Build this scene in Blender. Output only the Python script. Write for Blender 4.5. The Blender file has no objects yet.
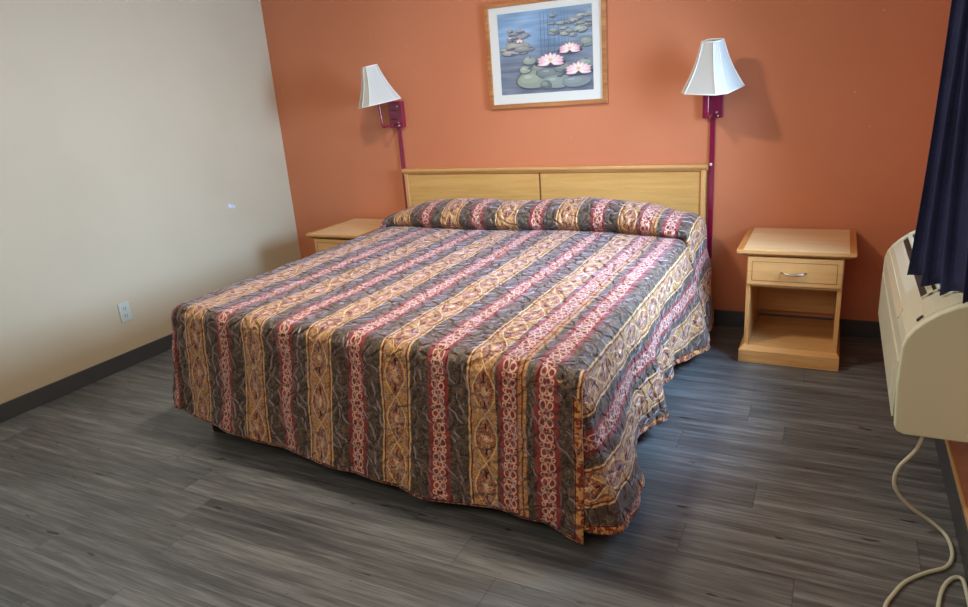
import bpy, bmesh, math, random
from mathutils import Vector, Matrix, noise
random.seed(7)
PI = math.pi
SC = bpy.context.scene
COL = SC.collection

# ------------------------------------------------------------------ camera
F_PX, YAW, PITCH, ROLL = 687.3856, 0.4842, -0.3088, -0.0763
CAM = Vector((1.6208, -3.9875, 1.4448))
cam_data = bpy.data.cameras.new('camera')
cam = bpy.data.objects.new('camera', cam_data); COL.objects.link(cam)
cam_data.sensor_fit = 'HORIZONTAL'; cam_data.sensor_width = 36.0
cam_data.lens = 36.0 * F_PX / 968.0
cam_data.clip_start = 0.02
fw = Vector((-math.sin(YAW)*math.cos(PITCH), math.cos(YAW)*math.cos(PITCH), math.sin(PITCH)))
rt = Vector((math.cos(YAW), math.sin(YAW), 0)); up = rt.cross(fw)
r2 = rt*math.cos(ROLL) + up*math.sin(ROLL); u2 = -rt*math.sin(ROLL) + up*math.cos(ROLL)
M = Matrix(((r2.x, u2.x, -fw.x), (r2.y, u2.y, -fw.y), (r2.z, u2.z, -fw.z))).to_4x4()
M.translation = CAM
cam.matrix_world = M
SC.camera = cam

# ------------------------------------------------------------------ world, lights, exposure
SC.view_settings.view_transform = 'Standard'
SC.view_settings.look = 'None'
SC.view_settings.gamma = 1.0
SC.view_settings.use_curve_mapping = False
SC.view_settings.exposure = -0.12
world = bpy.data.worlds.new('sky'); SC.world = world; world.use_nodes = True
wn = world.node_tree
sky = wn.nodes.new('ShaderNodeTexSky'); sky.sky_type = 'HOSEK_WILKIE'
sky.sun_direction = (-0.4, 0.3, 0.8)
wn.links.new(sky.outputs[0], wn.nodes['Background'].inputs[0])
wn.nodes['Background'].inputs[1].default_value = 0.6

def area(name, loc, target, sx, sy, power, color, spread=180):
    l = bpy.data.lights.new(name, 'AREA'); l.shape = 'RECTANGLE'; l.size = sx; l.size_y = sy
    l.energy = power; l.color = color; l.spread = math.radians(spread)
    o = bpy.data.objects.new(name, l); COL.objects.link(o); o.location = loc
    d = Vector(target) - Vector(loc)
    o.rotation_euler = d.to_track_quat('-Z', 'Y').to_euler()
    return o
# cool daylight through the window in the right-hand wall
area('window_daylight', (2.035, -1.10, 1.36), (-2.05, -1.45, 0.45), 0.75, 0.90, 68, (0.47, 0.70, 1.0), 112)
# ceiling lamp over the bed (outside the frame)
area('ceiling_lamp_over_bed', (0.05, -1.75, 2.40), (0.05, -1.75, 0), 0.22, 0.22, 38, (1.0, 0.87, 0.70))
# added soft warm fill, no real fitting, over the entrance half behind the camera
area('entrance_fill_light', (0.75, -4.1, 2.40), (0.75, -1.6, 0.7), 2.2, 1.4, 50, (1.0, 0.87, 0.70))

# ------------------------------------------------------------------ node helpers
def lin(c):
    f = lambda v: v/12.92 if v <= 0.04045 else ((v+0.055)/1.055)**2.4
    return (f(c[0]), f(c[1]), f(c[2]), 1.0)
def rgb(r, g, b): return lin((r/255, g/255, b/255))

class Ex:
    """tiny expression wrapper over math nodes"""
    def __init__(s, nt, v): s.nt = nt; s.v = v
    def _op(s, op, *a):
        n = s.nt.nodes.new('ShaderNodeMath'); n.operation = op
        for i, x in enumerate((s,)+a):
            x = x.v if isinstance(x, Ex) else x
            if isinstance(x, (int, float)): n.inputs[i].default_value = x
            else: s.nt.links.new(x, n.inputs[i])
        return Ex(s.nt, n.outputs[0])
    def __add__(s, o): return s._op('ADD', o)
    def __sub__(s, o): return s._op('SUBTRACT', o)
    def __mul__(s, o): return s._op('MULTIPLY', o)
    def __truediv__(s, o): return s._op('DIVIDE', o)
    def abs(s): return s._op('ABSOLUTE')
    def sin(s): return s._op('SINE')
    def sqrt(s): return s._op('SQRT')
    def gt(s, o): return s._op('GREATER_THAN', o)
    def lt(s, o): return s._op('LESS_THAN', o)
    def mod(s, o): return s._op('FLOORED_MODULO', o)
    def floor(s): return s._op('FLOOR')
    def mx(s, o): return s._op('MAXIMUM', o)
    def mn(s, o): return s._op('MINIMUM', o)
    def band(s, a, b, w=0.002):   # soft 1 inside [a,b]
        return s.ss(a-w, a+w) * s.ss(b+w, b-w)
    def ss(s, a, b):
        n = s.nt.nodes.new('ShaderNodeMapRange'); n.interpolation_type = 'SMOOTHSTEP'
        s.nt.links.new(s.v, n.inputs[0])
        lo, hi, t0, t1 = (a, b, 0, 1) if a < b else (b, a, 1, 0)
        n.inputs[1].default_value = lo; n.inputs[2].default_value = hi
        n.inputs[3].default_value = t0; n.inputs[4].default_value = t1
        return Ex(s.nt, n.outputs[0])

def mat(name, color=(0.5, 0.5, 0.5, 1), rough=0.6, metal=0.0, **kw):
    m = bpy.data.materials.new(name); m.use_nodes = True
    b = m.node_tree.nodes['Principled BSDF']
    b.inputs['Base Color'].default_value = color
    b.inputs['Roughness'].default_value = rough
    b.inputs['Metallic'].default_value = metal
    for k, v in kw.items(): b.inputs[k.replace('_', ' ')].default_value = v
    return m
def N(nt, t, **kw):
    n = nt.nodes.new(t)
    for k, v in kw.items(): setattr(n, k, v)
    return n
def mixc(nt, fac, a, b):
    n = nt.nodes.new('ShaderNodeMix'); n.data_type = 'RGBA'
    for sock, x in ((n.inputs[0], fac), (n.inputs[6], a), (n.inputs[7], b)):
        x = x.v if isinstance(x, Ex) else x
        if isinstance(x, (tuple, list, float, int)): sock.default_value = x
        else: nt.links.new(x, sock)
    return n.outputs[2]
def noise_tex(nt, vec, scale, detail=3, rough=0.5, dist=0.0):
    n = N(nt, 'ShaderNodeTexNoise'); n.inputs['Scale'].default_value = scale
    n.inputs['Detail'].default_value = detail; n.inputs['Roughness'].default_value = rough
    n.inputs['Distortion'].default_value = dist
    if vec is not None: nt.links.new(vec, n.inputs['Vector'])
    return n
def mapping(nt, vec, scale=(1, 1, 1), loc=(0, 0, 0)):
    n = N(nt, 'ShaderNodeMapping'); n.inputs['Scale'].default_value = scale; n.inputs['Location'].default_value = loc
    nt.links.new(vec, n.inputs['Vector']); return n.outputs[0]
def bump(nt, h, strength, dist, normal=None):
    n = N(nt, 'ShaderNodeBump'); n.inputs['Strength'].default_value = strength; n.inputs['Distance'].default_value = dist
    nt.links.new(h.v if isinstance(h, Ex) else h, n.inputs['Height'])
    if normal is not None: nt.links.new(normal, n.inputs['Normal'])
    return n.outputs[0]

# ------------------------------------------------------------------ materials
def wall_material(name, c1, c2, flecks=None):
    m = mat(name, rough=0.55); nt = m.node_tree; b = nt.nodes['Principled BSDF']
    g = N(nt, 'ShaderNodeNewGeometry').outputs['Position']
    n1 = noise_tex(nt, g, 1.3, 4)
    col = mixc(nt, Ex(nt, n1.outputs[0]).ss(0.35, 0.65), c1, c2)
    if flecks:
        n3 = noise_tex(nt, g, 23.0, 2, 0.4)
        col = mixc(nt, Ex(nt, n3.outputs[0]).ss(0.765, 0.78), col, flecks)
    nt.links.new(col, b.inputs['Base Color'])
    n2 = noise_tex(nt, g, 160, 3)
    n4 = noise_tex(nt, g, 7, 3)
    h = Ex(nt, n2.outputs[0]) * 0.25 + Ex(nt, n4.outputs[0])
    nt.links.new(bump(nt, h, 0.25, 0.004), b.inputs['Normal'])
    return m
M_ORANGE = wall_material('orange_paint', rgb(204, 128, 90), rgb(199, 123, 86), rgb(214, 158, 128))
M_CREAM = wall_material('cream_paint', rgb(198, 188, 164), rgb(192, 182, 157))
M_CEIL = mat('ceiling_paint', rgb(225, 220, 210), 0.8)
M_BASE = mat('charcoal_rubber_base', rgb(66, 70, 75), 0.45)
M_TANSTRIP = mat('tan_caulk', rgb(200, 160, 110), 0.5)

def floor_material():
    m = mat('grey_vinyl_plank', rough=0.42); nt = m.node_tree; b = nt.nodes['Principled BSDF']
    g = N(nt, 'ShaderNodeNewGeometry').outputs['Position']
    sp = N(nt, 'ShaderNodeSeparateXYZ'); nt.links.new(g, sp.inputs[0])
    x, y = Ex(nt, sp.outputs[0]), Ex(nt, sp.outputs[1])
    W, L = 0.158, 1.22
    yr = (y + 10.03) / W
    row = yr.floor()
    off = (row * 12.9898).sin() * 43758.5453
    off = off - off.floor()
    xr = (x + 10.0) / L + off
    colm = xr.floor()
    idn = ((row * 7.13 + colm * 3.77).sin() * 9871.3)
    idn = idn - idn.floor()
    fy = yr - row; fx = xr - colm
    dy = (fy - 0.5).abs(); dx = (fx - 0.5).abs()
    seam = dy.ss(0.488, 0.498).mx(dx.ss(0.4975, 0.4995))
    cb = N(nt, 'ShaderNodeCombineXYZ')
    nt.links.new((x + idn * 17.0).v, cb.inputs[0]); nt.links.new(y.v, cb.inputs[1]); nt.links.new((idn * 9.0).v, cb.inputs[2])
    v = cb.outputs[0]
    gr = noise_tex(nt, mapping(nt, v, (2.2, 46, 1)), 1.0, 6, 0.62, 0.5)
    fine = noise_tex(nt, mapping(nt, v, (7, 230, 1)), 1.0, 3, 0.6)
    broad = noise_tex(nt, mapping(nt, v, (1.3, 9, 1)), 1.0, 3, 0.5, 1.0)
    knot = noise_tex(nt, mapping(nt, v, (7, 34, 1), (3, 1, 0)), 1.0, 2, 0.5, 0.3)
    t = Ex(nt, gr.outputs[0]) * 0.46 + Ex(nt, fine.outputs[0]) * 0.30 + Ex(nt, broad.outputs[0]) * 0.26 + idn * 0.06 - 0.005
    cr = N(nt, 'ShaderNodeValToRGB')
    nt.links.new(t.v, cr.inputs[0])
    e = cr.color_ramp.elements
    e[0].position = 0.36; e[0].color = rgb(49, 52, 54)
    e[1].position = 0.72; e[1].color = rgb(136, 141, 142)
    k = e.new(0.53); k.color = rgb(90, 94, 96)
    col = mixc(nt, Ex(nt, knot.outputs[0]).ss(0.685, 0.75) * 0.85, cr.outputs[0], rgb(26, 24, 25))
    col = mixc(nt, seam * 0.35, col, rgb(30, 29, 30))
    nt.links.new(col, b.inputs['Base Color'])
    rr = Ex(nt, gr.outputs[0]) * 0.22 + 0.30
    nt.links.new(rr.v, b.inputs['Roughness'])
    h = Ex(nt, gr.outputs[0]) * 0.6 + Ex(nt, fine.outputs[0]) * 0.4 - seam * 1.2
    nt.links.new(bump(nt, h, 0.3, 0.0012), b.inputs['Normal'])
    return m
M_FLOOR = floor_material()

def wood_material(name, c1, c2, axis='x', rough=0.38, ring=1.0):
    m = mat(name, rough=rough); nt = m.node_tree; b = nt.nodes['Principled BSDF']
    g = N(nt, 'ShaderNodeTexCoord').outputs['Object']
    sc = {'x': (3, 45, 45), 'z': (45, 45, 3), 'y': (45, 3, 45)}[axis]
    n1 = noise_tex(nt, mapping(nt, g, sc), ring, 5, 0.6, 0.6)
    n2 = noise_tex(nt, mapping(nt, g, tuple(q*0.16 for q in sc)), 1.0, 3, 0.5, 1.4)
    n3 = noise_tex(nt, g, 110, 2)
    t = Ex(nt, n1.outputs[0]) * 0.5 + Ex(nt, n2.outputs[0]) * 0.4 + Ex(nt, n3.outputs[0]) * 0.1
    nt.links.new(mixc(nt, t.ss(0.36, 0.64), c1, c2), b.inputs['Base Color'])
    nt.links.new(bump(nt, n1.outputs[0], 0.08, 0.001), b.inputs['Normal'])
    return m
M_OAK = wood_material('honey_oak', rgb(198, 146, 88), rgb(221, 172, 112), 'x')
M_OAKV = wood_material('honey_oak_upright', rgb(198, 146, 88), rgb(221, 172, 112), 'z')
M_OAKEDGE = wood_material('oak_edge', rgb(170, 108, 52), rgb(196, 132, 70), 'y')
M_MAPLE = wood_material('maple_laminate', rgb(214, 178, 130), rgb(226, 192, 146), 'x', 0.35)
M_PANEL = wood_material('headboard_veneer', rgb(196, 150, 84), rgb(214, 170, 102), 'x', 0.4)
M_GROOVE = mat('dark_groove', rgb(120, 78, 40), 0.7)
M_FRAME = wood_material('picture_oak', rgb(150, 92, 48), rgb(196, 136, 84), 'x', 0.45)
M_MAT = mat('picture_mat', rgb(222, 226, 222), 0.85)
M_NICKEL = mat('brushed_nickel', rgb(205, 200, 190), 0.3, 1.0)
M_BURG = mat('burgundy_enamel', rgb(128, 18, 58), 0.22, 0.0, Coat_Weight=0.6)
M_BURGD = mat('burgundy_enamel_dark', rgb(64, 8, 30), 0.35)
def shade_material():
    m = mat('lamp_shade_fabric', rgb(224, 226, 222), 0.8); nt = m.node_tree
    tr = N(nt, 'ShaderNodeBsdfTranslucent'); tr.inputs[0].default_value = rgb(222, 222, 214)
    mx = N(nt, 'ShaderNodeMixShader'); mx.inputs[0].default_value = 0.36
    nt.links.new(nt.nodes['Principled BSDF'].outputs[0], mx.inputs[1]); nt.links.new(tr.outputs[0], mx.inputs[2])
    nt.links.new(mx.outputs[0], nt.nodes['Material Output'].inputs[0])
    return m
M_SHADE = shade_material()
M_SHADETRIM = mat('shade_piping', rgb(238, 236, 228), 0.7)
M_IVORY = mat('ivory_plastic', rgb(208, 210, 190), 0.42)
M_IVORYD = mat('ivory_plastic_side', rgb(216, 224, 198), 0.45)
M_GRILLE = mat('grille_recess', rgb(52, 46, 40), 0.7)
M_BEIGEL = mat('beige_trim', rgb(206, 200, 176), 0.45)
M_CORD = mat('ivory_cord', rgb(190, 194, 174), 0.5)
M_OUTLET = mat('outlet_plastic', rgb(196, 206, 200), 0.4)
M_BLACK = mat('black_slot', rgb(28, 28, 28), 0.6)
M_BEDBASE = mat('bed_base_black', rgb(20, 18, 18), 0.8)
M_MATTRESS = mat('mattress_ticking', rgb(210, 205, 198), 0.9)
M_WHITE = mat('white_plastic', rgb(225, 222, 215), 0.5)
M_BULB = mat('bulb_glass', rgb(235, 232, 225), 0.3)
M_GLASS = mat('window_glass', rgb(255, 255, 255), 0.02, 0.0, Transmission_Weight=1.0, IOR=1.02)

def curtain_material():
    m = mat('navy_curtain_fabric', rgb(28, 30, 52), 0.9, Sheen_Weight=0.05, Sheen_Roughness=0.5)
    nt = m.node_tree; b = nt.nodes['Principled BSDF']
    g = N(nt, 'ShaderNodeTexCoord').outputs['Object']
    n1 = noise_tex(nt, mapping(nt, g, (1, 1, .2)), 400, 3)
    n2 = noise_tex(nt, g, 9, 2)
    t = Ex(nt, n1.outputs[0]) * 0.5 + Ex(nt, n2.outputs[0]) * 0.5
    nt.links.new(mixc(nt, t.ss(0.3, 0.7), rgb(24, 30, 64), rgb(40, 48, 92)), b.inputs['Base Color'])
    nt.links.new(bump(nt, n1.outputs[0], 0.3, 0.001), b.inputs['Normal'])
    return m
M_CURTAIN = curtain_material()

def bedspread_material():
    m = mat('striped_quilt_fabric', rough=0.55, Sheen_Weight=0.42, Sheen_Roughness=0.40, Specular_IOR_Level=0.40)
    nt = m.node_tree; b = nt.nodes['Principled BSDF']
    b.inputs['Sheen Tint'].default_value = (1.0, 0.80, 0.92, 1)
    uvn = N(nt, 'ShaderNodeUVMap'); uvn.uv_map = 'UVMap'
    uv = uvn.outputs[0]
    # small hand-drawn wobble
    wob = noise_tex(nt, uv, 34, 3)
    ws = N(nt, 'ShaderNodeSeparateXYZ'); nt.links.new(wob.outputs['Color'], ws.inputs[0])
    sp = N(nt, 'ShaderNodeSeparateXYZ'); nt.links.new(uv, sp.inputs[0])
    s0, t0 = Ex(nt, sp.outputs[0]), Ex(nt, sp.outputs[1])
    s = s0 + (Ex(nt, ws.outputs[0]) - 0.5) * 0.011
    t = t0 + (Ex(nt, ws.outputs[1]) - 0.5) * 0.024
    P = 0.3640
    def fold(v, c, p):               # signed distance to nearest c + k p
        return (v - (c - p/2)).mod(p) - p/2
    inA = s.lt(0.700)
    # signed offsets to nearest R and G stripe centres
    rA = fold(s, 0.113, P); gA = fold(s, 0.113 + P/2, P)
    def one(mask): return mask * -1 + 1
    def pick(cs):                    # nearest signed offset among centres
        best = s - cs[0]
        for c in cs[1:]:
            d = s - c
            mk = d.abs().lt(best.abs())
            best = d * mk + best * one(mk)
        return best
    rB = pick([0.750, 0.882, 1.190]); gB = pick([1.045, 1.335])
    r = rA * inA + rB * one(inA)
    g = gA * inA + gB * one(inA)
    ra, ga = r.abs(), g.abs()
    # ---- ground foliage
    fn = noise_tex(nt, uv, 60, 4, 0.6, 1.5)
    vo = N(nt, 'ShaderNodeTexVoronoi'); vo.feature = 'DISTANCE_TO_EDGE'; vo.inputs['Scale'].default_value = 38
    dv = N(nt, 'ShaderNodeVectorMath'); dv.operation = 'MULTIPLY_ADD'
    nt.links.new(wob.outputs['Color'], dv.inputs[0]); dv.inputs[1].default_value = (0.03, 0.03, 0); nt.links.new(uv, dv.inputs[2])
    nt.links.new(dv.outputs[0], vo.inputs['Vector'])
    leaf = Ex(nt, fn.outputs[0])
    dark = mixc(nt, leaf.ss(0.38, 0.66), rgb(52, 39, 32), rgb(108, 92, 76))
    dark = mixc(nt, Ex(nt, vo.outputs['Distance']).ss(0.10, 0.03) * 0.45, dark, rgb(36, 29, 28))
    blot = noise_tex(nt, uv, 34, 1)
    dark = mixc(nt, Ex(nt, blot.outputs[0]).ss(0.60, 0.68) * 0.5, dark, rgb(158, 122, 98))
    # thin curling contour lines, used as filigree
    cn1 = noise_tex(nt, uv, 42, 1.5, 0.5, 2.2); cn2 = noise_tex(nt, uv, 64, 1.0, 0.5, 1.6)
    curlA = (Ex(nt, cn1.outputs[0]) - 0.5).abs().ss(0.048, 0.020)
    curlB = (Ex(nt, cn2.outputs[0]) - 0.5).abs().ss(0.052, 0.024)
    dark = mixc(nt, curlA * 0.60, dark, rgb(132, 122, 104))
    dark = mixc(nt, curlB * 0.40, dark, rgb(30, 24, 22))
    # ---- G stripe (gold medallions)
    tw = 0.168
    ph = (t / tw) * (2*PI)
    lobe = ((ph * 0.5).sin()).abs()                  # 0 at crossings, 1 mid medallion
    oge = (ga - lobe * 0.040).abs()
    inside = (lobe * 0.040 - ga).ss(-0.001, 0.002)
    gn = noise_tex(nt, uv, 75, 3, 0.6, 2.0)
    gold = mixc(nt, Ex(nt, gn.outputs[0]).ss(0.35, 0.65), rgb(146, 100, 54), rgb(208, 166, 108))
    # petals in the medallion
    tm = fold(t, tw/2, tw)
    rad = (g*g*1.9 + tm*tm*0.55).sqrt()
    at = N(nt, 'ShaderNodeMath'); at.operation = 'ARCTAN2'
    nt.links.new((g*1.4).v, at.inputs[0]); nt.links.new(tm.v, at.inputs[1])
    pet = (Ex(nt, at.outputs[0]) * 5.0).sin()
    flower = (rad - (pet * 0.010 + 0.026)).ss(0.003, -0.003)
    core = (rad - 0.011).ss(0.002, -0.002)
    fl = mixc(nt, Ex(nt, gn.outputs[0]).ss(0.40, 0.58), rgb(120, 38, 38), rgb(222, 172, 140))
    gcol = mixc(nt, inside, gold, mixc(nt, leaf.ss(0.4, 0.6), rgb(112, 50, 42), rgb(178, 116, 80)))
    gcol = mixc(nt, flower, gcol, fl)
    gcol = mixc(nt, core, gcol, rgb(232, 205, 160))
    gcol = mixc(nt, curlB * 0.65, gcol, rgb(108, 40, 34))
    gcol = mixc(nt, curlA * 0.50, gcol, rgb(230, 198, 146))
    spike = (ga - (tm.abs() - 0.052).mx(0.0) * 0.10).lt(0.0035) * (tm.abs().band(0.030, 0.058, 0.003))
    gcol = mixc(nt, spike, gcol, rgb(46, 22, 22))
    gcol = mixc(nt, oge.ss(0.0036, 0.0018), gcol, rgb(226, 192, 140))
    gcol = mixc(nt, (ga - 0.052).abs().ss(0.0035, 0.002), gcol, rgb(120, 32, 44))
    gcol = mixc(nt, (ga - 0.059).abs().ss(0.0035, 0.002), gcol, rgb(222, 190, 130))
    col = mixc(nt, ga.ss(0.0645, 0.0625), dark, gcol)
    # ---- R stripe (red with cream scrolls)
    rw = 0.052
    tr = fold(t, 0.0, rw); tr2 = fold(t, rw/2, rw)
    rn = Ex(nt, gn.outputs[0])
    ring1 = (((ra - 0.0125)*(ra - 0.0125) + tr*tr*0.55).sqrt() - 0.0100).abs()
    ring2 = (((ra - 0.006)*(ra - 0.006)*1.4 + tr2*tr2).sqrt() - 0.0095).abs()
    spine = (ra - (tr2.abs() * 0.35 + 0.002)).abs()
    curl = (((ra - 0.0185)*(ra - 0.0185)*1.2 + tr2*tr2).sqrt() - 0.0062).abs()
    ringm = ring1.mn(ring2).mn(curl).ss(0.0030, 0.0013) * 0.88
    rcore = mixc(nt, leaf.ss(0.4, 0.6), rgb(112, 36, 42), rgb(160, 72, 72))
    rcol = mixc(nt, ringm, rcore, rgb(232, 196, 172))
    rcol = mixc(nt, ra.ss(0.0255, 0.0275), rcol, mixc(nt, rn.ss(0.3, 0.7), rgb(126, 44, 46), rgb(152, 66, 64)))
    scal = ((t * (2*PI/0.026)).sin() * 0.002 + 0.0405)
    col = mixc(nt, (ra - scal).ss(0.001, -0.001), col, rcol)
    # joined seam: gold strip beside the narrow red stripe
    sb = s.band(0.782, 0.812, 0.0015)
    sg = mixc(nt, (s - 0.797).abs().ss(0.0035, 0.002), gold, rgb(120, 32, 44))
    col = mixc(nt, sb, col, sg)
    # ---- hem border (attribute 'edge' = distance to the border of the cloth)
    ea = N(nt, 'ShaderNodeAttribute'); ea.attribute_name = 'edge'
    ed = Ex(nt, ea.outputs['Fac'])
    hn = noise_tex(nt, uv, 55, 2, 0.5, 1.0)
    hem = mixc(nt, Ex(nt, hn.outputs[0]).ss(0.46, 0.54), rgb(132, 52, 34), rgb(214, 160, 96))
    hem = mixc(nt, (ed - 0.026).abs().ss(0.003, 0.0015), hem, rgb(70, 24, 24))
    col = mixc(nt, ed.ss(0.0305, 0.029), col, hem)
    nt.links.new(col, b.inputs['Base Color'])
    # ---- quilting: meandering stitch lines between puffs
    qv = N(nt, 'ShaderNodeTexVoronoi'); qv.feature = 'DISTANCE_TO_EDGE'; qv.inputs['Scale'].default_value = 17
    dq = N(nt, 'ShaderNodeVectorMath'); dq.operation = 'MULTIPLY_ADD'
    wob2 = noise_tex(nt, uv, 11, 2)
    nt.links.new(wob2.outputs['Color'], dq.inputs[0]); dq.inputs[1].default_value = (0.09, 0.09, 0); nt.links.new(uv, dq.inputs[2])
    nt.links.new(dq.outputs[0], qv.inputs['Vector'])
    puff = Ex(nt, qv.outputs['Distance']).ss(0.0, 0.20)
    wr = noise_tex(nt, uv, 30, 4, 0.6, 0.8)
    h = puff * 1.0 + Ex(nt, wr.outputs[0]) * 0.30
    nt.links.new(bump(nt, h, 0.85, 0.014), b.inputs['Normal'])
    return m
M_QUILT = bedspread_material()

# ------------------------------------------------------------------ mesh helpers
def box(bm, x0, x1, y0, y1, z0, z1, mi=0):
    vs = [bm.verts.new((x, y, z)) for x in (x0, x1) for y in (y0, y1) for z in (z0, z1)]
    for q in ((0,1,3,2),(4,6,7,5),(0,4,5,1),(2,3,7,6),(0,2,6,4),(1,5,7,3)):
        f = bm.faces.new([vs[i] for i in q]); f.material_index = mi
    return vs
def tube(bm, pts, r, n=12, mi=0, cap=True):
    pts = [Vector(p) for p in pts]; rings = []
    prev = None
    for i, p in enumerate(pts):
        a = pts[max(i-1, 0)]; c = pts[min(i+1, len(pts)-1)]
        d = (c - a).normalized()
        if prev is None:
            u = d.orthogonal().normalized()
        else:
            u = (prev - d*prev.dot(d)).normalized()
        prev = u; w = d.cross(u)
        rr = r[i] if isinstance(r, (list, tuple)) else r
        rings.append([bm.verts.new(p + (u*math.cos(2*PI*k/n) + w*math.sin(2*PI*k/n))*rr) for k in range(n)])
    for A, B in zip(rings, rings[1:]):
        for k in range(n):
            f = bm.faces.new((A[k], A[(k+1) % n], B[(k+1) % n], B[k])); f.material_index = mi; f.smooth = True
    if cap:
        bm.faces.new(rings[0][::-1]).material_index = mi; bm.faces.new(rings[-1]).material_index = mi
def prism(bm, prof, axis, a0, a1, mi=0):
    """extrude a closed 2D profile along an axis ('x': prof=(y,z); 'y': prof=(x,z))"""
    mk = (lambda p, a: (a, p[0], p[1])) if axis == 'x' else ((lambda p, a: (p[0], a, p[1])) if axis == 'y' else (lambda p, a: (p[0], p[1], a)))
    A = [bm.verts.new(mk(p, a0)) for p in prof]; B = [bm.verts.new(mk(p, a1)) for p in prof]
    n = len(prof)
    for i in range(n):
        f = bm.faces.new((A[i], A[(i+1) % n], B[(i+1) % n], B[i])); f.material_index = mi
    bm.faces.new(A[::-1]).material_index = mi; bm.faces.new(B).material_index = mi
def obj(name, bm, mats, parent=None, bevel=0.0, smooth=False, seg=2):
    bmesh.ops.recalc_face_normals(bm, faces=bm.faces)
    me = bpy.data.meshes.new(name); bm.to_mesh(me); bm.free()
    o = bpy.data.objects.new(name, me); COL.objects.link(o)
    for q in (mats if isinstance(mats, (list, tuple)) else [mats]): me.materials.append(q)
    if parent: o.parent = parent
    if smooth:
        for p in me.polygons: p.use_smooth = True
    if bevel:
        md = o.modifiers.new('bevel', 'BEVEL'); md.width = bevel; md.segments = seg; md.limit_method = 'ANGLE'
        md.angle_limit = math.radians(35)
    return o
def nb(): return bmesh.new()
def bx(name, m, parent, *c, bevel=0.0):
    bm = nb(); box(bm, *c); return obj(name, bm, m, parent, bevel)
def thing(name, label, cat, loc=(0, 0, 0), group=None):
    o = bpy.data.objects.new(name, None); COL.objects.link(o); o.location = loc
    o.empty_display_size = 0.05
    o['label'] = label; o['category'] = cat
    if group: o['group'] = group
    return o
def tag(o, label, cat, group=None):
    o['label'] = label; o['category'] = cat
    if group: o['group'] = group
    return o
def struct(o): o['kind'] = 'structure'; return o

# ------------------------------------------------------------------ room shell
XL, XR, YN, H = -2.05, 2.05, -5.6, 2.44
WY0, WY1, WZ0, WZ1 = -2.72, -0.55, 0.86, 2.05
struct(bx('floor', M_FLOOR, None, XL-.1, XR+.1, YN-.1, .1, -.08, 0))
struct(bx('ceiling', M_CEIL, None, XL-.1, XR+.1, YN-.1, .1, H, H+.08))
struct(bx('wall_back', M_ORANGE, None, XL-.1, XR+.1, 0, .1, 0, H))
struct(bx('wall_left', M_CREAM, None, XL-.1, XL, YN, 0, 0, H))
struct(bx('wall_front', M_CREAM, None, XL-.1, XR+.1, YN-.1, YN, 0, H))
bm = nb()
box(bm, XR, XR+.1, YN, 0, 0, WZ0); box(bm, XR, XR+.1, YN, 0, WZ1, H)
box(bm, XR, XR+.1, YN, WY0, WZ0, WZ1); box(bm, XR, XR+.1, WY1, 0, WZ0, WZ1)
struct(obj('wall_right', bm, M_ORANGE))
bm = nb()
for a in ((WY0, WY0+.05, WZ0, WZ1), (WY1-.05, WY1, WZ0, WZ1), (WY0+.05, WY1-.05, WZ0, WZ0+.05), (WY0+.05, WY1-.05, WZ1-.05, WZ1),
          ((WY0+WY1)/2-.025, (WY0+WY1)/2+.025, WZ0+.05, WZ1-.05)):
    box(bm, XR+.045, XR+.085, a[0], a[1], a[2], a[3])
win = struct(obj('window_1', bm, M_WHITE))
bm = nb(); box(bm, XR+.062, XR+.066, WY0+.05, WY1-.05, WZ0+.05, WZ1-.05)
obj('pane', bm, M_GLASS, win)
def baseboard(name, *c): return struct(bx(name, M_BASE, None, *c, bevel=.003))
baseboard('baseboard_back', XL+.012, XR-.012, -.012, 0, 0, .09)
baseboard('baseboard_left', XL, XL+.012, YN+.012, -.0, 0, .09)
baseboard('baseboard_right', XR-.012, XR, YN+.012, 0, 0, .10)
struct(bx('trim_1', M_TANSTRIP, None, XR-.008, XR, YN+.012, -.012, .10, .122, bevel=.002))
baseboard('baseboard_front', XL+.012, XR-.012, YN, YN+.012, 0, .09)

# ------------------------------------------------------------------ bed (base, box spring, mattress)
bed = thing('bed', 'king bed on a black base, hidden under the striped bedspread', 'bed', (0, -1.05, 0))
def rel(o, t): o.location = -Vector(t.location); return o
bm = nb(); box(bm, -.88, .90, -2.03, -.12, 0, .20); rel(obj('base', bm, M_BEDBASE, bed, .004), bed)
bed.children[0]['label'] = 'black recessed bed base'
bm = nb()
P4 = [(-.93, -.11), (.93, -.11), (.93, -2.13), (-.93, -1.98)]
prism(bm, P4, 'z', .205, .33); rel(obj('box_spring', bm, M_MATTRESS, bed, .01), bed)
bm = nb(); prism(bm, P4, 'z', .335, .575); rel(obj('mattress', bm, M_MATTRESS, bed, .03), bed)

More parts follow.
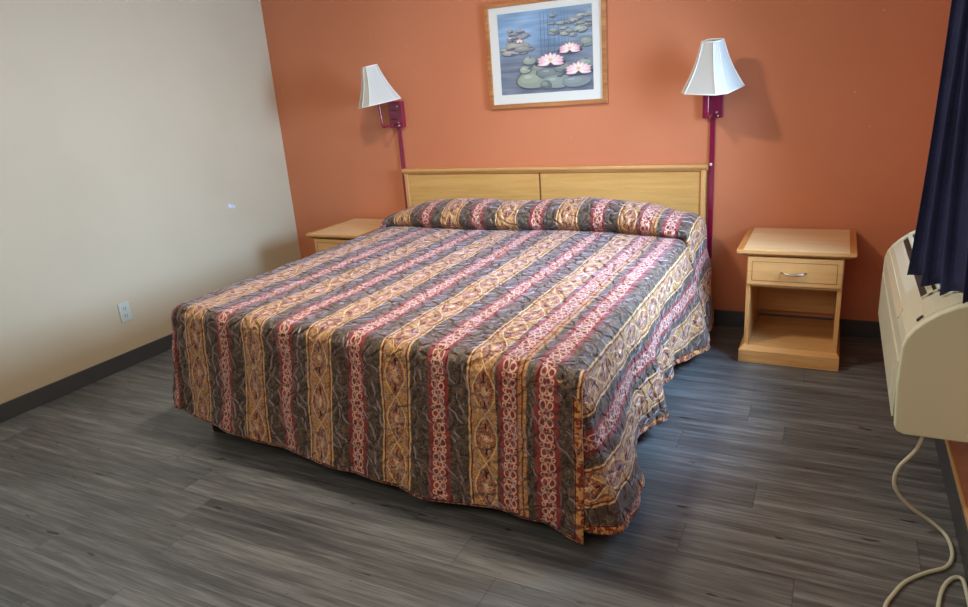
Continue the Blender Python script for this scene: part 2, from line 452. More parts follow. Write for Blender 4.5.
# ------------------------------------------------------------------ bedspread
def smooth(a, b, x):
    t = min(max((x-a)/(b-a), 0), 1); return t*t*(3-2*t)
def interp(pts, x):
    """smooth (cosine) interpolation through control points sorted by x"""
    if x <= pts[0][0]: return pts[0][1]
    for (a, va), (b, vb) in zip(pts, pts[1:]):
        if x <= b:
            t = (x-a)/(b-a); t = t*t*(3-2*t); return va + (vb-va)*t
    return pts[-1][1]
ZT, RAD, XI = .608, .05, .925
def yfoot(x): return -2.135 - .084*x
PROF = [(-.95, .0), (-.75, .001), (-.58, .003), (-.46, .005), (-.385, .003), (-.362, .006), (-.382, .022), (-.410, .045), (-.420, .070),
        (-.408, .100), (-.375, .126), (-.325, .144), (-.265, .152), (-.20, .151), (-.14, .139), (-.085, .115)]
K0 = 5
def catmull(P, n):
    out = []
    for i in range(len(P)-1):
        p0 = P[max(i-1, 0)]; p1 = P[i]; p2 = P[i+1]; p3 = P[min(i+2, len(P)-1)]
        for k in range(n):
            t = k/n
            out.append(tuple(.5*((2*p1[j]) + (-p0[j]+p2[j])*t + (2*p0[j]-5*p1[j]+4*p2[j]-p3[j])*t*t + (-p0[j]+3*p1[j]-3*p2[j]+p3[j])*t**3) for j in (0, 1)))
    out.append(P[-1]); return out
HEADP = catmull(PROF, 3)
def hroll(x):
    return smooth(-1.12, -.62, x)**.8 * (1 - .42*smooth(.62, .93, x)**1.6)
# parametric rows: first rows from head (last of HEADP) back to foot
def row_points(x):
    """list of (y, z, t) from head to foot edge for a given x"""
    h = hroll(x)
    shift = -.05*smooth(.55, .95, x) + .02*math.sin(x*5.0)
    pts = []
    for (y, z) in reversed(HEADP):
        if y > -.9:
            w = min(1, (y+.95)/.35)
        else: w = 0
        zz = z*h
        # where the roll is low let the overhang relax
        yy = y + shift*w
        pts.append((yy, ZT + zz + .008*math.sin(x*9+y*7)*min(1, z/.1)))
    yf = yfoot(x) + RAD
    y0 = pts[-1][0]
    n = 84
    for k in range(1, n+1):
        pts.append((y0 + (yf-y0)*k/n, ZT))
    out = []; t = 0; prev = None
    for (y, z) in pts:
        if prev: t += math.hypot(y-prev[0], z-prev[1])
        prev = (y, z); out.append([y, z, t])
    # align t at foot edge to a common value
    T = out[-1][2]
    for o_ in out: o_[2] += 2.30 - T
    return out
NX = 124
XS = [-XI + 2*XI*i/NX for i in range(NX+1)]
ROWS = [row_points(x) for x in XS]
NR = len(ROWS[0])
QB = nb(); uvl = QB.loops.layers.uv.new('UVMap'); el = QB.verts.layers.float.new('edge')
vuv = {}
def V(p, s, t, e):
    # gentle rumple of the whole cloth
    d = noise.noise(Vector((p[0]*3.1, p[1]*3.1, p[2]*3.1)))*.006 + noise.noise(Vector((p[0]*9+5, p[1]*9, p[2]*9)))*.0025
    v = QB.verts.new(p); v[el] = e; vuv[v] = (s, t); v2 = (v, d); return v
def quad(a, b, c, d):
    try: f = QB.faces.new((a, b, c, d))
    except ValueError: return
    f.smooth = True
    for l in f.loops: l[uvl].uv = vuv[l.vert]
def tri(a, b, c):
    f = QB.faces.new((a, b, c)); f.smooth = True
    for l in f.loops: l[uvl].uv = vuv[l.vert]
def topdisp(x, y):
    edge = min(1, min(XI-abs(x), y-(yfoot(x)+RAD))/.12)
    return (noise.noise(Vector((x*2.2, y*2.2, 3)))*.007 + noise.noise(Vector((x*7, y*7, 8)))*.003)*max(edge, 0)
TOP = []
for i, x in enumerate(XS):
    TOP.append([V((x, y, z + topdisp(x, y)), x, t, 1.0) for (y, z, t) in ROWS[i]])
for i in range(NX):
    for j in range(NR-1):
        quad(TOP[i][j], TOP[i+1][j], TOP[i+1][j+1], TOP[i][j+1])

RIGHT_OFF = [(-2.25, .135), (-2.08, .14), (-1.95, .13), (-1.80, .065), (-1.64, .025), (-1.52, .065), (-1.42, .095), (-1.27, .05), (-1.15, .02), (-1.06, .035),
             (-.95, .02), (-.80, .07), (-.62, .125), (-.50, .12), (-.40, .075), (-.30, .075), (-.15, .055), (-.05, .05)]
RIGHT_HEM = [(-2.25, .075), (-2.0, .08), (-1.8, .09), (-1.64, .10), (-1.43, .085), (-1.15, .10), (-.95, .11), (-.6, .085), (-.4, .09), (-.05, .13)]
LEFT_OFF = [(-2.1, .06), (-1.8, .05), (-1.4, .05), (-1.0, .04), (-.6, .035), (-.05, .03)]
FOOT_OFF = [(-1.0, .065), (-.8, .055), (-.55, .075), (-.3, .06), (-.05, .085), (.2, .07), (.42, .085), (.6, .055), (.78, .045), (.90, .04), (1.02, .03)]
FOOT_HEM = [(-1.0, .15), (-.8, .118), (-.3, .095), (.2, .088), (.5, .075), (.72, .095), (.84, .085), (1.02, .045)]
NA, ND = 6, 34
SIDE_RELAX = 1.0
def skirt_column(base, nrm, off, hemz, s_of, t_of, fold_amp, fp, ebase=None, rad=RAD, first=None, hem_extra=0.0):
    """column of verts from base over the rounded edge down to the hem"""
    col = []
    bz = base[2]
    nx, ny = nrm
    d = 0
    for k in range(NA+1):
        a = (PI/2)*k/NA
        o = rad*math.sin(a); z = bz - rad*(1-math.cos(a)); d = rad*a
        if k == 0 and first is not None: col.append(first); continue
        col.append(V((base[0]+nx*o, base[1]+ny*o, z), s_of(d), t_of(d), 1.0))
    zs = bz - rad
    for k in range(1, ND+1):
        e = k/ND
        z = zs + (hemz-zs)*e
        o = rad + off*(e**1.15) + fold_amp*math.sin(fp*31+e*2.0)*e*.5 + noise.noise(Vector((fp*5, e*3, 1.7)))*.012*min(1, e*4)
        d2 = d + (zs-hemz)*e*math.sqrt(1+(off/(zs-hemz))**2)
        edge = (zs-hemz)*(1-e) + hem_extra
        if ebase is not None: edge = min(edge, ebase)
        col.append(V((base[0]+nx*o, base[1]+ny*o, z), s_of(d2), t_of(d2), edge))
    return col
def stitch(A, B):
    for k in range(len(A)-1):
        a, b, c, d = A[k], B[k], B[k+1], A[k+1]
        if a is b: tri(a, c, d)
        else: quad(a, b, c, d)
# left side, head -> foot
prev = None
for j in range(NR):
    y, z, t = ROWS[0][j]
    off = interp(LEFT_OFF, y); hz = .15 + .02*math.sin((y+2.08)*6)
    c = skirt_column((-XI, y, TOP[0][j].co.z), (-1, 0), off, hz, lambda d: -XI-d, lambda d, t=t: t, .012, y, first=TOP[0][j])
    if prev: stitch(prev, c)
    prev = c
# left foot corner
NC = 14
cb = TOP[0][-1].co
for k in range(1, NC+1):
    th = (PI/2)*k/NC
    nrm = (-math.cos(th), -math.sin(th))
    off = .06 + (.065-.06)*k/NC + .01*math.sin(PI*k/NC)
    hz = .15
    c = skirt_column((cb.x, cb.y, cb.z), nrm, off, hz, lambda d, th=th: -XI-(PI/2-th)*(.04+.30*d), lambda d: 2.30+d, .0, th, hem_extra=.020, first=TOP[0][-1])
    stitch(prev, c); prev = c
# foot
for i, x in enumerate(XS):
    y, z, t = ROWS[i][-1]
    c = skirt_column((x, y, TOP[i][-1].co.z), (0, -1), interp(FOOT_OFF, x), interp(FOOT_HEM, x), lambda d, x=x: x, lambda d: 2.30+d,
                     .006, x, hem_extra=.020, ebase=(XI+.072)-x, first=TOP[i][-1])
    if i > 0: stitch(prev, c)
    else: stitch(prev, c)
    prev = c
# foot panel runs on a little past the corner (free edge with its gold binding)
for k in range(1, 5):
    x = XI + .072*k/4
    y = yfoot(x)+RAD
    drop = .02*(k/4)
    c = skirt_column((x, y, cb.z - drop*.6), (0, -1), interp(FOOT_OFF, x)+.004, interp(FOOT_HEM, x), lambda d, x=x: x, lambda d: 2.30+d, .006, x, hem_extra=.020, ebase=max(XI+.072-x, .001))
    stitch(prev, c); prev = c
# right side, head -> foot, then round the corner behind the foot panel
prev = None
for j in range(NR):
    y, z, t = ROWS[-1][j]
    off = interp(RIGHT_OFF, y); hz = interp(RIGHT_HEM, y)
    c = skirt_column((XI, y, TOP[-1][j].co.z), (1, 0), off, hz, lambda d: XI+d, lambda d, t=t: t, .008, y, first=TOP[-1][j],
                     rad=RAD+.03*smooth(-.5, -.3, y))
    if prev: stitch(prev, c)
    prev = c
cb = TOP[-1][-1].co
NC = 18
for k in range(1, NC+1):
    th = (PI/2)*k/NC
    nrm = (math.cos(th), -math.sin(th))
    q = k/NC
    off = .135 - .175*smooth(0, 1, q)
    hz = .075 + .015*q
    c = skirt_column((cb.x, cb.y, cb.z), nrm, off, hz, lambda d: XI+d, lambda d, th=th: 2.30+th*(.05+.42*d), .0, th, first=TOP[-1][-1])
    stitch(prev, c); prev = c
# a last strip tucked behind the foot panel
base0 = [v.co.copy() for v in prev]; uv0 = [vuv[v] for v in prev]; e0 = [v[el] for v in prev]
c = []
for v, p, (s_, t_), e_ in zip(prev, base0, uv0, e0):
    c.append(prev[0] if v is prev[0] else V((p.x-.04, p.y+.012, p.z), s_, t_+.04, e_))
stitch(prev, c)
bmesh.ops.recalc_face_normals(QB, faces=QB.faces)
spread = obj('bedspread', QB, M_QUILT)
tag(spread, 'quilted bedspread in dark green, red and gold stripes draped over the bed', 'bedspread')
for p in spread.data.polygons: p.use_smooth = True
sd = spread.modifiers.new('thick', 'SOLIDIFY'); sd.thickness = .007; sd.offset = 1.0
# quilted relief and soft puckers as real displacement along the normal
me = spread.data
nrmls = [v.normal.copy() for v in me.vertices]
uvs = {}
for l in me.loops: uvs[l.vertex_index] = me.uv_layers['UVMap'].data[l.index].uv.copy()
for v in me.vertices:
    a, b_ = uvs[v.index]
    w = noise.noise(Vector((a*7, b_*7, 0)))*.005 + noise.noise(Vector((a*17, b_*17, 4)))*.0022
    if v.co.z < ZT - RAD: w *= 1.5
    v.co += nrmls[v.index]*w
# ------------------------------------------------------------------ headboard
hb = thing('headboard', 'honey oak two-panel headboard fixed to the orange wall behind the bed', 'headboard', (0, -.03, 0))
def part(name, m, t, c, bevel=.002, mats=None):
    bm = nb(); box(bm, *c); return rel(obj(name, bm, m, t, bevel), t)
part('panel', M_PANEL, hb, (-.955, -.010, -.042, -.006, .34, .898))
part('panel', M_PANEL, hb, (.002, .955, -.042, -.006, .34, .898))
part('stile', M_OAKV, hb, (-.982, -.957, -.052, -.004, .34, .905))
part('stile', M_OAKV, hb, (.957, .982, -.052, -.004, .34, .905))
part('center_seam', M_GROOVE, hb, (-.0095, .0015, -.039, -.006, .34, .898), 0)
bm = nb(); prism(bm, [(-.048, .900), (-.066, .922), (-.066, .938), (-.002, .938), (-.002, .900)], 'x', -.99, .99)
rel(obj('cap_rail', bm, M_OAK, hb, .002), hb)
part('bottom_rail', M_OAK, hb, (-.955, .955, -.050, -.004, .30, .338))

# ------------------------------------------------------------------ nightstands
def nightstand(x0, x1, label):
    """x0..x1 is the top; front at y=-.53"""
    yb, yf, zt = -.018, -.532, .585
    t = thing('nightstand', label, 'nightstand', ((x0+x1)/2, yb, 0), 'oak nightstands beside the bed')
    b0, b1 = x0+.048, x1-.048
    bm = nb()          # top: bevelled underside all round
    pts = [(x0, x1, yf, zt), (x0, x1, yf, zt-.016), (x0+.026, x1-.026, yf+.022, zt-.032)]
    rings = [[bm.verts.new(p) for p in ((a, yb, z), (b, yb, z), (b, f, z), (a, f, z))] for a, b, f, z in pts]
    for A, B in zip(rings, rings[1:]):
        for k in range(4): bm.faces.new((A[k], A[(k+1) % 4], B[(k+1) % 4], B[k]))
    bm.faces.new(rings[0]); bm.faces.new(rings[-1][::-1])
    rel(obj('top', bm, M_OAK, t, .002), t)
    part('laminate', M_MAPLE, t, (x0+.030, x1-.030, yf+.006, yb-.004, zt, zt+.0015), 0)
    for a in (x0+.001, x1-.029): part('edge_strip', M_OAKEDGE, t, (a, a+.028, yf+.002, yb-.002, zt, zt+.0015), 0)
    fy = yf+.028
    part('side_panel', M_OAKV, t, (b0, b0+.020, fy, yb-.004, .085, zt-.032))
    part('side_panel', M_OAKV, t, (b1-.020, b1, fy, yb-.004, .085, zt-.032))
    part('back_panel', M_OAK, t, (b0+.020, b1-.020, yb-.022, yb-.010, .125, zt-.032), 0)
    part('drawer_rail', M_OAK, t, (b0+.020, b1-.020, fy+.004, yb-.022, .395, .405), 0)
    bm = nb()          # plinth with sloped top edge
    p0, p1, pf = b0-.020, b1+.014, yf-.002
    box(bm, p0, p1, pf, yb-.004, 0, .066)
    q = [(p0, p1, pf, .066), (b0-.002, b1+.002, fy-.004, .085)]
    R = [[bm.verts.new(p) for p in ((a, yb-.004, z), (b, yb-.004, z), (b, f, z), (a, f, z))] for a, b, f, z in q]
    for k in range(4): bm.faces.new((R[0][k], R[0][(k+1) % 4], R[1][(k+1) % 4], R[1][k]))
    bm.faces.new(R[1][::-1])
    rel(obj('plinth', bm, M_OAK, t, .002), t)
    # drawer: raised front with scribed border
    bm = nb(); d0, d1, z0, z1 = b0+.004, b1-.004, .410, zt-.036
    box(bm, d0, d1, fy-.016, fy+.002, z0, z1)
    dr = rel(obj('drawer', bm, M_OAK, t, .003), t)
    bm = nb(); g = .022
    for c in ((d0+g, d1-g, z0+g-.0012, z0+g+.0012), (d0+g, d1-g, z1-g-.0012, z1-g+.0012), (d0+g-.0012, d0+g+.0012, z0+g, z1-g), (d1-g-.0012, d1-g+.0012, z0+g, z1-g)):
        box(bm, c[0], c[1], fy-.0168, fy-.0155, c[2], c[3])
    o = obj('scribed_border', bm, M_GROOVE, dr)
    bm = nb(); cx = (x0+x1)/2; cz = .478
    pts = []
    for k in range(15):
        a = -1+2*k/14
        pts.append((cx+a*.052, fy-.018-.020*(1-a*a)**.6, cz - .006*(1-a*a)))
    tube(bm, pts, [.0028+.0035*(1-abs(-1+2*k/14)**2) for k in range(15)], 10)
    for sx in (-1, 1):
        tube(bm, [(cx+sx*.052, fy-.015, cz), (cx+sx*.052, fy-.022, cz)], .005, 10)
    obj('handle', bm, M_NICKEL, dr)['label'] = 'brushed nickel bow handle'
    return t
nightstand(1.215, 1.735, 'oak nightstand right of the bed with one drawer and an open empty shelf')
nightstand(-1.488, -1.030, 'oak nightstand left of the bed near the cream wall, mostly hidden by the bedspread')

# ------------------------------------------------------------------ wall lamps
def shade_ring(h, cut, z, c, tilt=0):
    """square turned 45 degrees with cut corners; h = centre to cut face"""
    pts = []
    for q in range(4):
        a = q*PI/2
        ca, sa = math.cos(a), math.sin(a)
        for s in (-1, 1):
            px, py = h, s*cut/2
            pts.append(Vector((px*ca-py*sa, px*sa+py*ca, z)))
    return pts
def sconce(x, zoff, tilt, ztail, label, side):
    t = thing('wall_lamp', label, 'wall lamp', (x, 0, 1.18), 'burgundy wall lamps flanking the headboard')
    z0, z1 = 1.18+zoff, 1.345+zoff
    bm = nb(); box(bm, x-.053, x+.053, -.042, -.001, z0, z1)
    bp = rel(obj('back_box', bm, M_BURG, t, .004), t)
    for zz in (z0+.03, z1-.03):
        bm = nb(); tube(bm, [(x+.022, -.0425, zz), (x+.022, -.046, zz)], .006, 10); obj('screw', bm, M_NICKEL, bp)
    for zz in (z0+.05, z1-.06):
        bm = nb(); box(bm, x-.030, x+.012, -.0435, -.042, zz, zz+.008); obj('vent_slot', bm, M_BURGD, bp)
    # arm: out from the box, elbow, then up to the socket
    cz = 1.31 + .055*side
    pts = [(x, -.042, z0+.022), (x, -.10, z0+.018), (x, -.175, z0+.014), (x, -.193, z0+.018), (x, -.199, z0+.032)]
    top = Vector((x+tilt*.13, -.20, z0+.20))
    pts += [tuple(Vector((x, -.20, z0+.05)).lerp(top, k/4)) for k in range(5)]
    bm = nb(); tube(bm, pts, .0075, 12); rel(obj('arm', bm, M_BURG, t), t)
    bm = nb(); tube(bm, [top - Vector((0, 0, .03)), top + Vector((0, 0, .03))], .016, 16); rel(obj('socket', bm, M_WHITE, t), t)
    bm = nb(); pr = [(0, .012), (.02, .014), (.045, .026), (.07, .030), (.09, .024), (.101, .008)]
    tube(bm, [top + Vector((0, 0, .03+a)) for a, _ in pr], [r for _, r in pr], 16); rel(obj('bulb', bm, M_BULB, t), t)
    # shade
    zb, zh = (1.335, .233) if side == 0 else (1.374, .228)
    rot = Matrix.Rotation(.17 if side == 0 else .09, 4, 'X') @ Matrix.Rotation(tilt, 4, 'Y') @ Matrix.Rotation(math.radians(25) if side == 0 else 0, 4, 'Z')
    cen = Vector((x + (.022 if side == 0 else -.005), -.20, zb))
    bm = nb(); rings = []; n = 10
    for k in range(n+1):
        u = k/n
        h = .148 + (.051-.148)*u - .012*math.sin(PI*u)
        cut = .057 + (.022-.057)*u
        rings.append([bm.verts.new(cen + rot @ p) for p in shade_ring(h, cut, zh*u, None)])
    for A, B in zip(rings, rings[1:]):
        for k in range(8): bm.faces.new((A[k], A[(k+1) % 8], B[(k+1) % 8], B[k]))
    sh = rel(obj('shade', bm, M_SHADE, t), t)
    sd = sh.modifiers.new('s', 'SOLIDIFY'); sd.thickness = .003
    # piping at rims and along the ribs
    bm = nb()
    for u, h, cut in ((0, .149, .057), (1, .052, .022)):
        P = [cen + rot @ p for p in shade_ring(h, cut, zh*u, None)]
        tube(bm, P + [P[0]], .0032, 6)
    for q in range(8):
        P = []
        for k in range(n+1):
            u = k/n
            h = .149 + (.052-.149)*u - .012*math.sin(PI*u); cut = .057 + (.022-.057)*u
            P.append(cen + rot @ shade_ring(h, cut, zh*u, None)[q])
        tube(bm, P, .0018, 6)
    obj('piping', bm, M_SHADETRIM, sh)
    bm = nb()
    cen2 = cen + rot @ Vector((0, 0, zh-.02))
    for q in range(4):
        a = q*PI/2
        tube(bm, [cen2, cen2 + rot @ Vector((math.cos(a)*.056, math.sin(a)*.056, .006))], .0015, 6)
    tube(bm, [cen2 - Vector((0, 0, .008)), cen2 + Vector((0, 0, .02))], .006, 10)
    obj('spider_fitting', bm, M_NICKEL, sh)
    # flat cord cover running down the wall
    bm = nb(); box(bm, x-.016, x+.012, -.014, -.001, ztail, z0)
    rel(obj('cord_cover', bm, M_BURG, t, .003), t)
    # small pull switch on the side of the box
    bm = nb(); tube(bm, [(x+.030, -.046, z0+.012), (x+.030, -.058, z0+.012)], .004, 8); rel(obj('switch', bm, M_WHITE, t), t)
    return t
sconce(1.008, 0, 0.0, .40, 'right burgundy wall lamp with upright white shade, above the bare orange wall', 0)
sconce(-1.008, .03, -.13, .45, 'left burgundy wall lamp with tilted white shade, nearer the cream wall', 1)
tag(bx('cable_clip', M_WHITE, None, .996, 1.010, -.022, -.0145, .925, .94, bevel=.003), 'tiny white clip on the cord cover at the right end of the headboard', 'clip')

# ------------------------------------------------------------------ framed picture
def picture():
    x0, x1, z0, z1 = -.317, .426, 1.288, 1.888
    t = thing('framed_picture', 'oak-framed water lily print hanging on the orange wall above the headboard', 'picture', ((x0+x1)/2, 0, z0))
    w = .026
    def rail(P):
        bm = nb()
        A = [bm.verts.new((p[0], -.002, p[1])) for p in P]; B = [bm.verts.new((p[0], -.024, p[1])) for p in P]
        for k in range(4): bm.faces.new((A[k], A[(k+1) % 4], B[(k+1) % 4], B[k]))
        bm.faces.new(A); bm.faces.new(B[::-1])
        rel(obj('frame_rail', bm, M_FRAME, t, .003), t)
    rail([(x0, z0), (x1, z0), (x1-w, z0+w), (x0+w, z0+w)]); rail([(x0, z1), (x0+w, z1-w), (x1-w, z1-w), (x1, z1)])
    rail([(x0, z0), (x0+w, z0+w), (x0+w, z1-w), (x0, z1)]); rail([(x1, z0), (x1, z1), (x1-w, z1-w), (x1-w, z0+w)])
    px0, px1, pz0, pz1 = -.236, .345, 1.368, 1.824
    part('backing', M_MAT, t, (x0+.01, x1-.01, -.008, -.003, z0+.01, z1-.01), 0)
    bm = nb()      # mat with opening
    X = (x0+w-.002, px0, px1, x1-w+.002); Z = (z0+w-.002, pz0, pz1, z1-w+.002)
    for c in ((X[0], X[3], Z[0], Z[1]), (X[0], X[3], Z[2], Z[3]), (X[0], X[1], Z[1], Z[2]), (X[2], X[3], Z[1], Z[2])):
        box(bm, c[0], c[1], -.0135, -.0115, c[2], c[3])
    rel(obj('mat_board', bm, M_MAT, t), t)
    # print: painted shapes as coloured faces on one sheet
    bm = nb(); cl = bm.loops.layers.float_color.new('paint'); depth = [-.0090]
    W, Hh = px1-px0, pz1-pz0
    def face(pts, c):
        depth[0] -= .000004
        vs = [bm.verts.new((px0+min(max(u, 0), 1)*W, depth[0], pz0+min(max(v, 0), 1)*Hh)) for u, v in pts]
        try: f = bm.faces.new(vs)
        except ValueError: return
        for l in f.loops: l[cl] = c
    rnd = random.Random(3)
    def jit(c, a=10): 
        d = rnd.uniform(-a, a); return rgb(*[min(255, max(0, q+d)) for q in c])
    # water: horizontal strokes, blue at top left turning slate violet below
    nv, nu = 40, 40
    for i in range(nv):
        for j in range(nu):
            u, v = (j+.5)/nu, (i+.5)/nv
            a = smooth(.30, .75, v)*(1-.5*smooth(.55, 1, u)); 
            c = [112+22*a, 124+44*a, 142+62*a]
            n_ = noise.noise(Vector((u*5, v*22, 0)))*24 + noise.noise(Vector((u*2.5, v*5, 5)))*22
            c = tuple(min(255, max(0, q+n_)) for q in c)
            face([(j/nu, i/nv), ((j+1)/nu, i/nv), ((j+1)/nu, (i+1)/nv), (j/nu, (i+1)/nv)], rgb(*c))
    def ell(cx, cz, rx, rz, c, n=18, notch=None):
        pts = []
        for k in range(n):
            a = 2*PI*k/n
            r_ = 1 + .05*math.sin(3*a+cx*9)
            if notch is not None and abs((a-notch+PI) % (2*PI)-PI) < .2: r_ = .25
            pts.append((cx+rx*r_*math.cos(a), cz+rz*r_*math.sin(a)))
        face(pts, c)
    def pad(cx, cz, rx, rz, c, light=None):
        ell(cx+.006, cz-.012, rx*1.03, rz*1.05, jit((92, 100, 114), 5))
        c = tuple(q*.72+.28*m for q, m in zip(c, (170, 176, 184)))
        ell(cx, cz, rx, rz, jit(c, 6), 24, notch=rnd.uniform(0, 6))
        ell(cx-rx*.2, cz+rz*.15, rx*.62, rz*.55, jit(tuple(q+16 for q in c), 6))
        ell(cx-rx*.3, cz+rz*.35, rx*.25, rz*.2, jit(tuple(min(255, q+34) for q in c), 6))
    # reeds reflected
    for k in range(9):
        u = .47+k*.035+rnd.uniform(-.01, .01); face([(u, .45), (u+.006, .45), (u+.004, .97), (u, .97)], jit((92, 120, 150), 12))
    # far pads upper right and left
    for k in range(34):
        u = .58+.42*rnd.random(); v = .66+.27*rnd.random(); pad(u, v, rnd.uniform(.03, .065), rnd.uniform(.012, .025), rnd.choice([(132, 146, 140), (150, 160, 150), (116, 130, 136)]))
    for k in range(22):
        u = .02+.30*rnd.random(); v = .50+.38*rnd.random()*(1-u); pad(u, v, rnd.uniform(.03, .07), rnd.uniform(.012, .024), rnd.choice([(146, 146, 140), (156, 152, 138), (128, 134, 146)]))
    pad(.20, .60, .13, .045, (150, 150, 136)); pad(.13, .52, .10, .03, (158, 150, 150)); pad(.28, .56, .11, .035, (134, 142, 138))
    pad(.88, .73, .07, .035, (150, 165, 152)); pad(.95, .58, .09, .06, (110, 126, 118)); pad(.80, .55, .10, .05, (98, 112, 116))
    # near pads
    for a in ((.33, .41, .07, .05, (140, 152, 136)), (.45, .32, .10, .06, (120, 136, 124)), (.36, .17, .17, .11, (138, 154, 132)), (.55, .24, .14, .07, (96, 110, 112)),
              (.28, .30, .06, .045, (150, 160, 140)), (.62, .13, .16, .08, (120, 138, 128)), (.82, .12, .15, .07, (112, 130, 132)), (.70, .30, .12, .06, (104, 118, 112)), (.93, .33, .10, .06, (120, 138, 126)), (.50, .10, .06, .05, (88, 104, 96))):
        pad(*a)
    def lily(cx, cz, s, low=(228, 184, 198)):
        ell(cx, cz-s*.30, s*1.1, s*.35, jit((72, 78, 96), 3))
        for ring, (n_, ln, wd, tilt, c0, c1) in enumerate(((11, 1.0, .17, .55, low, (236, 205, 214)), (9, .80, .16, .75, (234, 196, 206), (244, 226, 228)), (7, .60, .14, 1.0, (240, 214, 220), (250, 240, 238)))):
            for k in range(n_):
                a = PI*(-.12 + 1.24*k/(n_-1))
                dx, dz = math.cos(a), math.sin(a)*tilt*.95
                L_ = s*ln*(1-.08*(k % 2)); nx, nz = -dz, dx
                m_ = math.hypot(nx, nz); nx /= m_; nz /= m_
                b0 = (cx, cz-s*.15); wv = s*wd
                asp = W/Hh
                def pt(f, g_): return (b0[0]+(dx*L_*f+nx*g_)*1.0, b0[1]+(dz*L_*f+nz*g_)*asp)
                face([pt(0, -wv*.3), pt(.45, -wv), pt(.8, -wv*.6), pt(1, 0), pt(.8, wv*.6), pt(.45, wv), pt(0, wv*.3)], jit(c0, 6))
                face([pt(.15, -wv*.2), pt(.5, -wv*.6), pt(.96, 0), pt(.5, wv*.35), pt(.15, wv*.1)], jit(c1, 5))
        ell(cx, cz-s*.02, s*.16, s*.12, jit((226, 206, 140), 5))
    lily(.56, .40, .155); lily(.765, .52, .12, (228, 160, 182)); lily(.85, .27, .145)
    lily(.235, .655, .045, (220, 140, 160)); lily(.13, .70, .02)
    o = rel(obj('art_print', bm, mat('print_paper', rough=.5), t), t)
    nt = o.data.materials[0].node_tree; at = N(nt, 'ShaderNodeAttribute'); at.attribute_name = 'paint'
    nt.links.new(at.outputs['Color'], nt.nodes['Principled BSDF'].inputs['Base Color'])
    return t
picture()

# ------------------------------------------------------------------ left wall outlet and tape remnants
ot = thing('wall_outlet', 'white duplex wall outlet low on the cream wall', 'outlet', (XL, -1.535, .325))
part('cover_plate', M_OUTLET, ot, (XL+.0005, XL+.007, -1.572, -1.500, .268, .383), .003)
for zc in (.347, .304):
    bm = nb(); tube(bm, [(XL+.007, -1.536, zc), (XL+.0095, -1.536, zc)], .0165, 20); f = rel(obj('receptacle', bm, M_OUTLET, ot), ot)
    bm = nb(); box(bm, XL+.0095, XL+.0102, -1.544, -1.541, zc-.004, zc+.008); box(bm, XL+.0095, XL+.0102, -1.531, -1.528, zc-.004, zc+.007)
    tube(bm, [(XL+.0095, -1.536, zc-.010), (XL+.0102, -1.536, zc-.010)], .003, 8)
    obj('slots', bm, M_BLACK, f)
bm = nb()
for k, (yy, zz, a, b_) in enumerate(((-.612, .780, .012, .022), (-.596, .776, .010, .018), (-.580, .772, .007, .020), (-.566, .768, .006, .010))):
    box(bm, XL+.0003, XL+.0015, yy-a/1.4, yy+a/1.4, zz-b_/1.6, zz+b_/1.6)
tag(obj('wall_sticker', bm, mat('pale_blue_tape', rgb(205, 226, 240), .5), None, .0), 'small torn pale blue sticker remnant in the middle of the cream wall', 'sticker')

# ------------------------------------------------------------------ air conditioner
AX, AY0, AY1, AZ0 = 1.84, -1.77, -.69, .34
ac = thing('air_conditioner', 'ivory through-wall air conditioner below the navy curtain', 'air conditioner', (XR, (AY0+AY1)/2, AZ0))
PR = [(XR-.001, .335), (1.865, .335), (1.846, .343), (1.838, .360), (1.832, .50), (1.834, .615), (1.842, .645), (1.858, .672), (1.882, .698), (1.915, .725), (1.955, .748), (2.00, .763), (XR-.001, .772)]
bm = nb(); prism(bm, PR, 'y', AY0+.028, AY1-.028); rel(obj('cabinet', bm, M_IVORY, ac, .004, seg=3), ac)
def shrink(P, k):
    cx, cz = 1.97, .54
    return [(p[0] if p[0] > 2.04 else cx+(p[0]-cx)*k, cz+(p[1]-cz)*k) for p in P]
for ya, yb2, na in ((AY0, AY0+.028, 'near'), (AY1-.028, AY1, 'far')):
    bm = nb(); prism(bm, shrink(PR, 1.012), 'y', ya, yb2); rel(obj('end_panel', bm, M_IVORYD, ac, .006, seg=3), ac)
# the sloping upper face carries the louvres
def on_top(x):   # z on the cabinet profile for given x
    P = PR[5:]
    for (a, za), (b_, zb) in zip(P, P[1:]):
        if a <= x <= b_: return za + (zb-za)*(x-a)/(b_-a)
    return .772
def strip(bm, x0, x1, y0, y1, lift, thick=.004, n=6, mi=0):
    A = []; 
    for k in range(n+1):
        x = x0+(x1-x0)*k/n; A.append((x, on_top(x)+lift))
    prof = A + [(x, z-thick) for x, z in A[::-1]]
    prism(bm, prof, 'y', y0, y1, mi)
bm = nb(); strip(bm, 1.889, 2.03, AY0+.205, AY1-.06, .0015); rel(obj('louver_recess', bm, M_GRILLE, ac), ac)
xx = 1.904
while xx < 2.015:
    bm = nb(); strip(bm, xx, xx+.012, AY0+.20, AY1-.055, .009, .008, 2); rel(obj('louver', bm, M_IVORY, ac), ac)
    xx += .0235
for yy in (AY0+.20, (AY0+AY1)/2+.09, AY1-.067):
    bm = nb(); strip(bm, 1.888, 2.03, yy, yy+.012, .0085, .009); rel(obj('louver_crossbar', bm, M_IVORY, ac), ac)
# long lip / handle groove along the front's upper edge
bm = nb(); prism(bm, [(1.831, .625), (1.842, .622), (1.853, .652), (1.845, .656)], 'y', -1.53, -.72)
rel(obj('front_lip', bm, M_BEIGEL, ac, .002), ac)
bm = nb(); box(bm, 1.8285, 1.835, AY0+.035, AY1-.035, .372, .560); rel(obj('front_panel', bm, M_IVORY, ac, .006), ac)
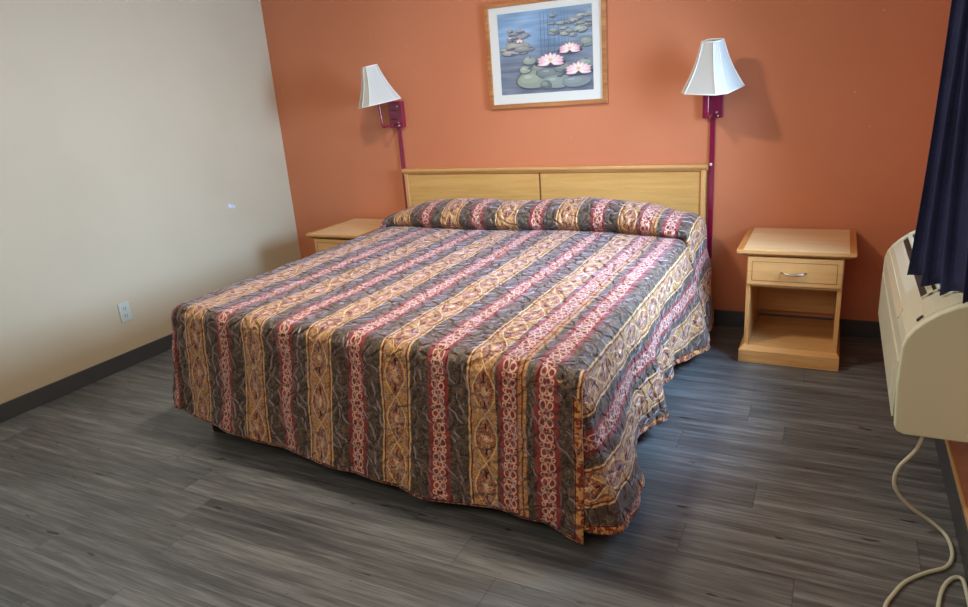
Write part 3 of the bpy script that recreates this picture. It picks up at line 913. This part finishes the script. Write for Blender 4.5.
# control flap on the near top
bm = nb(); strip(bm, 1.885, 2.03, AY0+.035, AY0+.190, .0045, .006); fl = rel(obj('control_flap', bm, M_IVORY, ac, .0015), ac)
bm = nb(); strip(bm, 1.866, 1.880, AY0+.045, AY0+.062, .0060, .003, 2); rel(obj('latch', bm, M_GRILLE, ac), ac)
bm = nb(); box(bm, 1.8275, 1.831, AY0+.12, AY0+.16, .40, .50); rel(obj('badge', bm, M_IVORYD, ac, .001), ac)
# power cord hanging from underneath and looping on the floor
cp = [(1.917, -1.745, .36), (1.916, -1.748, .325), (1.901, -1.750, .272), (1.864, -1.755, .212), (1.855, -1.760, .162), (1.872, -1.760, .118), (1.915, -1.755, .072), (1.965, -1.745, .034), (2.003, -1.765, .012), (2.016, -1.815, .0065), (2.012, -1.881, .0065),
      (1.990, -1.934, .0065), (1.936, -1.981, .0065), (1.883, -2.042, .0065), (1.849, -2.111, .0065), (1.828, -2.169, .0065), (1.82, -2.26, .0065), (1.85, -2.34, .0065), (1.91, -2.33, .0065), (1.945, -2.22, .0065), (1.955, -2.12, .0065),
      (1.975, -2.032, .0065), (2.003, -1.978, .0065), (2.026, -1.972, .0065), (2.030, -2.02, .0065), (2.030, -2.12, .0065)]
P2 = []
for i in range(len(cp)-1):
    a = [Vector(cp[max(i-1, 0)]), Vector(cp[i]), Vector(cp[i+1]), Vector(cp[min(i+2, len(cp)-1)])]
    for k in range(6):
        t_ = k/6
        P2.append(.5*((2*a[1]) + (a[2]-a[0])*t_ + (2*a[0]-5*a[1]+4*a[2]-a[3])*t_*t_ + (-a[0]+3*a[1]-3*a[2]+a[3])*t_**3))
bm = nb(); tube(bm, P2, .0058, 10); rel(obj('power_cord', bm, M_CORD, ac), ac)

# ------------------------------------------------------------------ curtain
def curtain():
    bm = nb(); n, mz = 260, 40
    zt = 2.12
    # hem line: (x, y) spine running back towards the window over the unit
    def spine(u):
        y = -1.40 - 1.15*u
        x = 1.884 + .30*u if u < .36 else 1.992
        return x, y
    rows = []
    for j in range(mz+1):
        v = j/mz; row = []
        for i in range(n+1):
            u = i/n
            sx, sy = spine(u)
            tx = 1.925
            w = v**.8
            x = sx*(1-w) + tx*w
            ph = 2*PI*u*9.2
            amp = .027*(1-.15*v)*(1 if u < .3 else .75)
            x += -amp*math.cos(ph) + .004*math.sin(u*41+v*5)
            y = sy + .030*math.sin(ph) + .006*math.sin(v*5+u*9)
            x = min(x, 2.035)
            zb = max(.736, on_top(min(x, 2.03)) + .014)
            z = zb + (zt-zb)*v
            x = min(x, 2.035)
            row.append(bm.verts.new((x, y, z)))
        rows.append(row)
    for j in range(mz):
        for i in range(n):
            f = bm.faces.new((rows[j][i], rows[j][i+1], rows[j+1][i+1], rows[j+1][i])); f.smooth = True
    o = obj('curtain', bm, M_CURTAIN)
    s = o.modifiers.new('s', 'SOLIDIFY'); s.thickness = .002
    tag(o, 'navy blue pleated curtain hanging over the air conditioner at the right edge', 'curtain')
curtain()
rod = thing('curtain_rod', 'white curtain rod above the window, carrying the navy curtain', 'curtain rod', (1.95, -1.65, 2.14))
bm = nb(); tube(bm, [(1.94, -2.85, 2.135), (1.94, -.45, 2.135)], .012, 14); rel(obj('rod', bm, M_WHITE, rod), rod)
for yy in (-2.8, -.5):
    bm = nb(); box(bm, 1.94, XR, yy-.01, yy+.01, 2.125, 2.145); rel(obj('bracket', bm, M_WHITE, rod), rod)
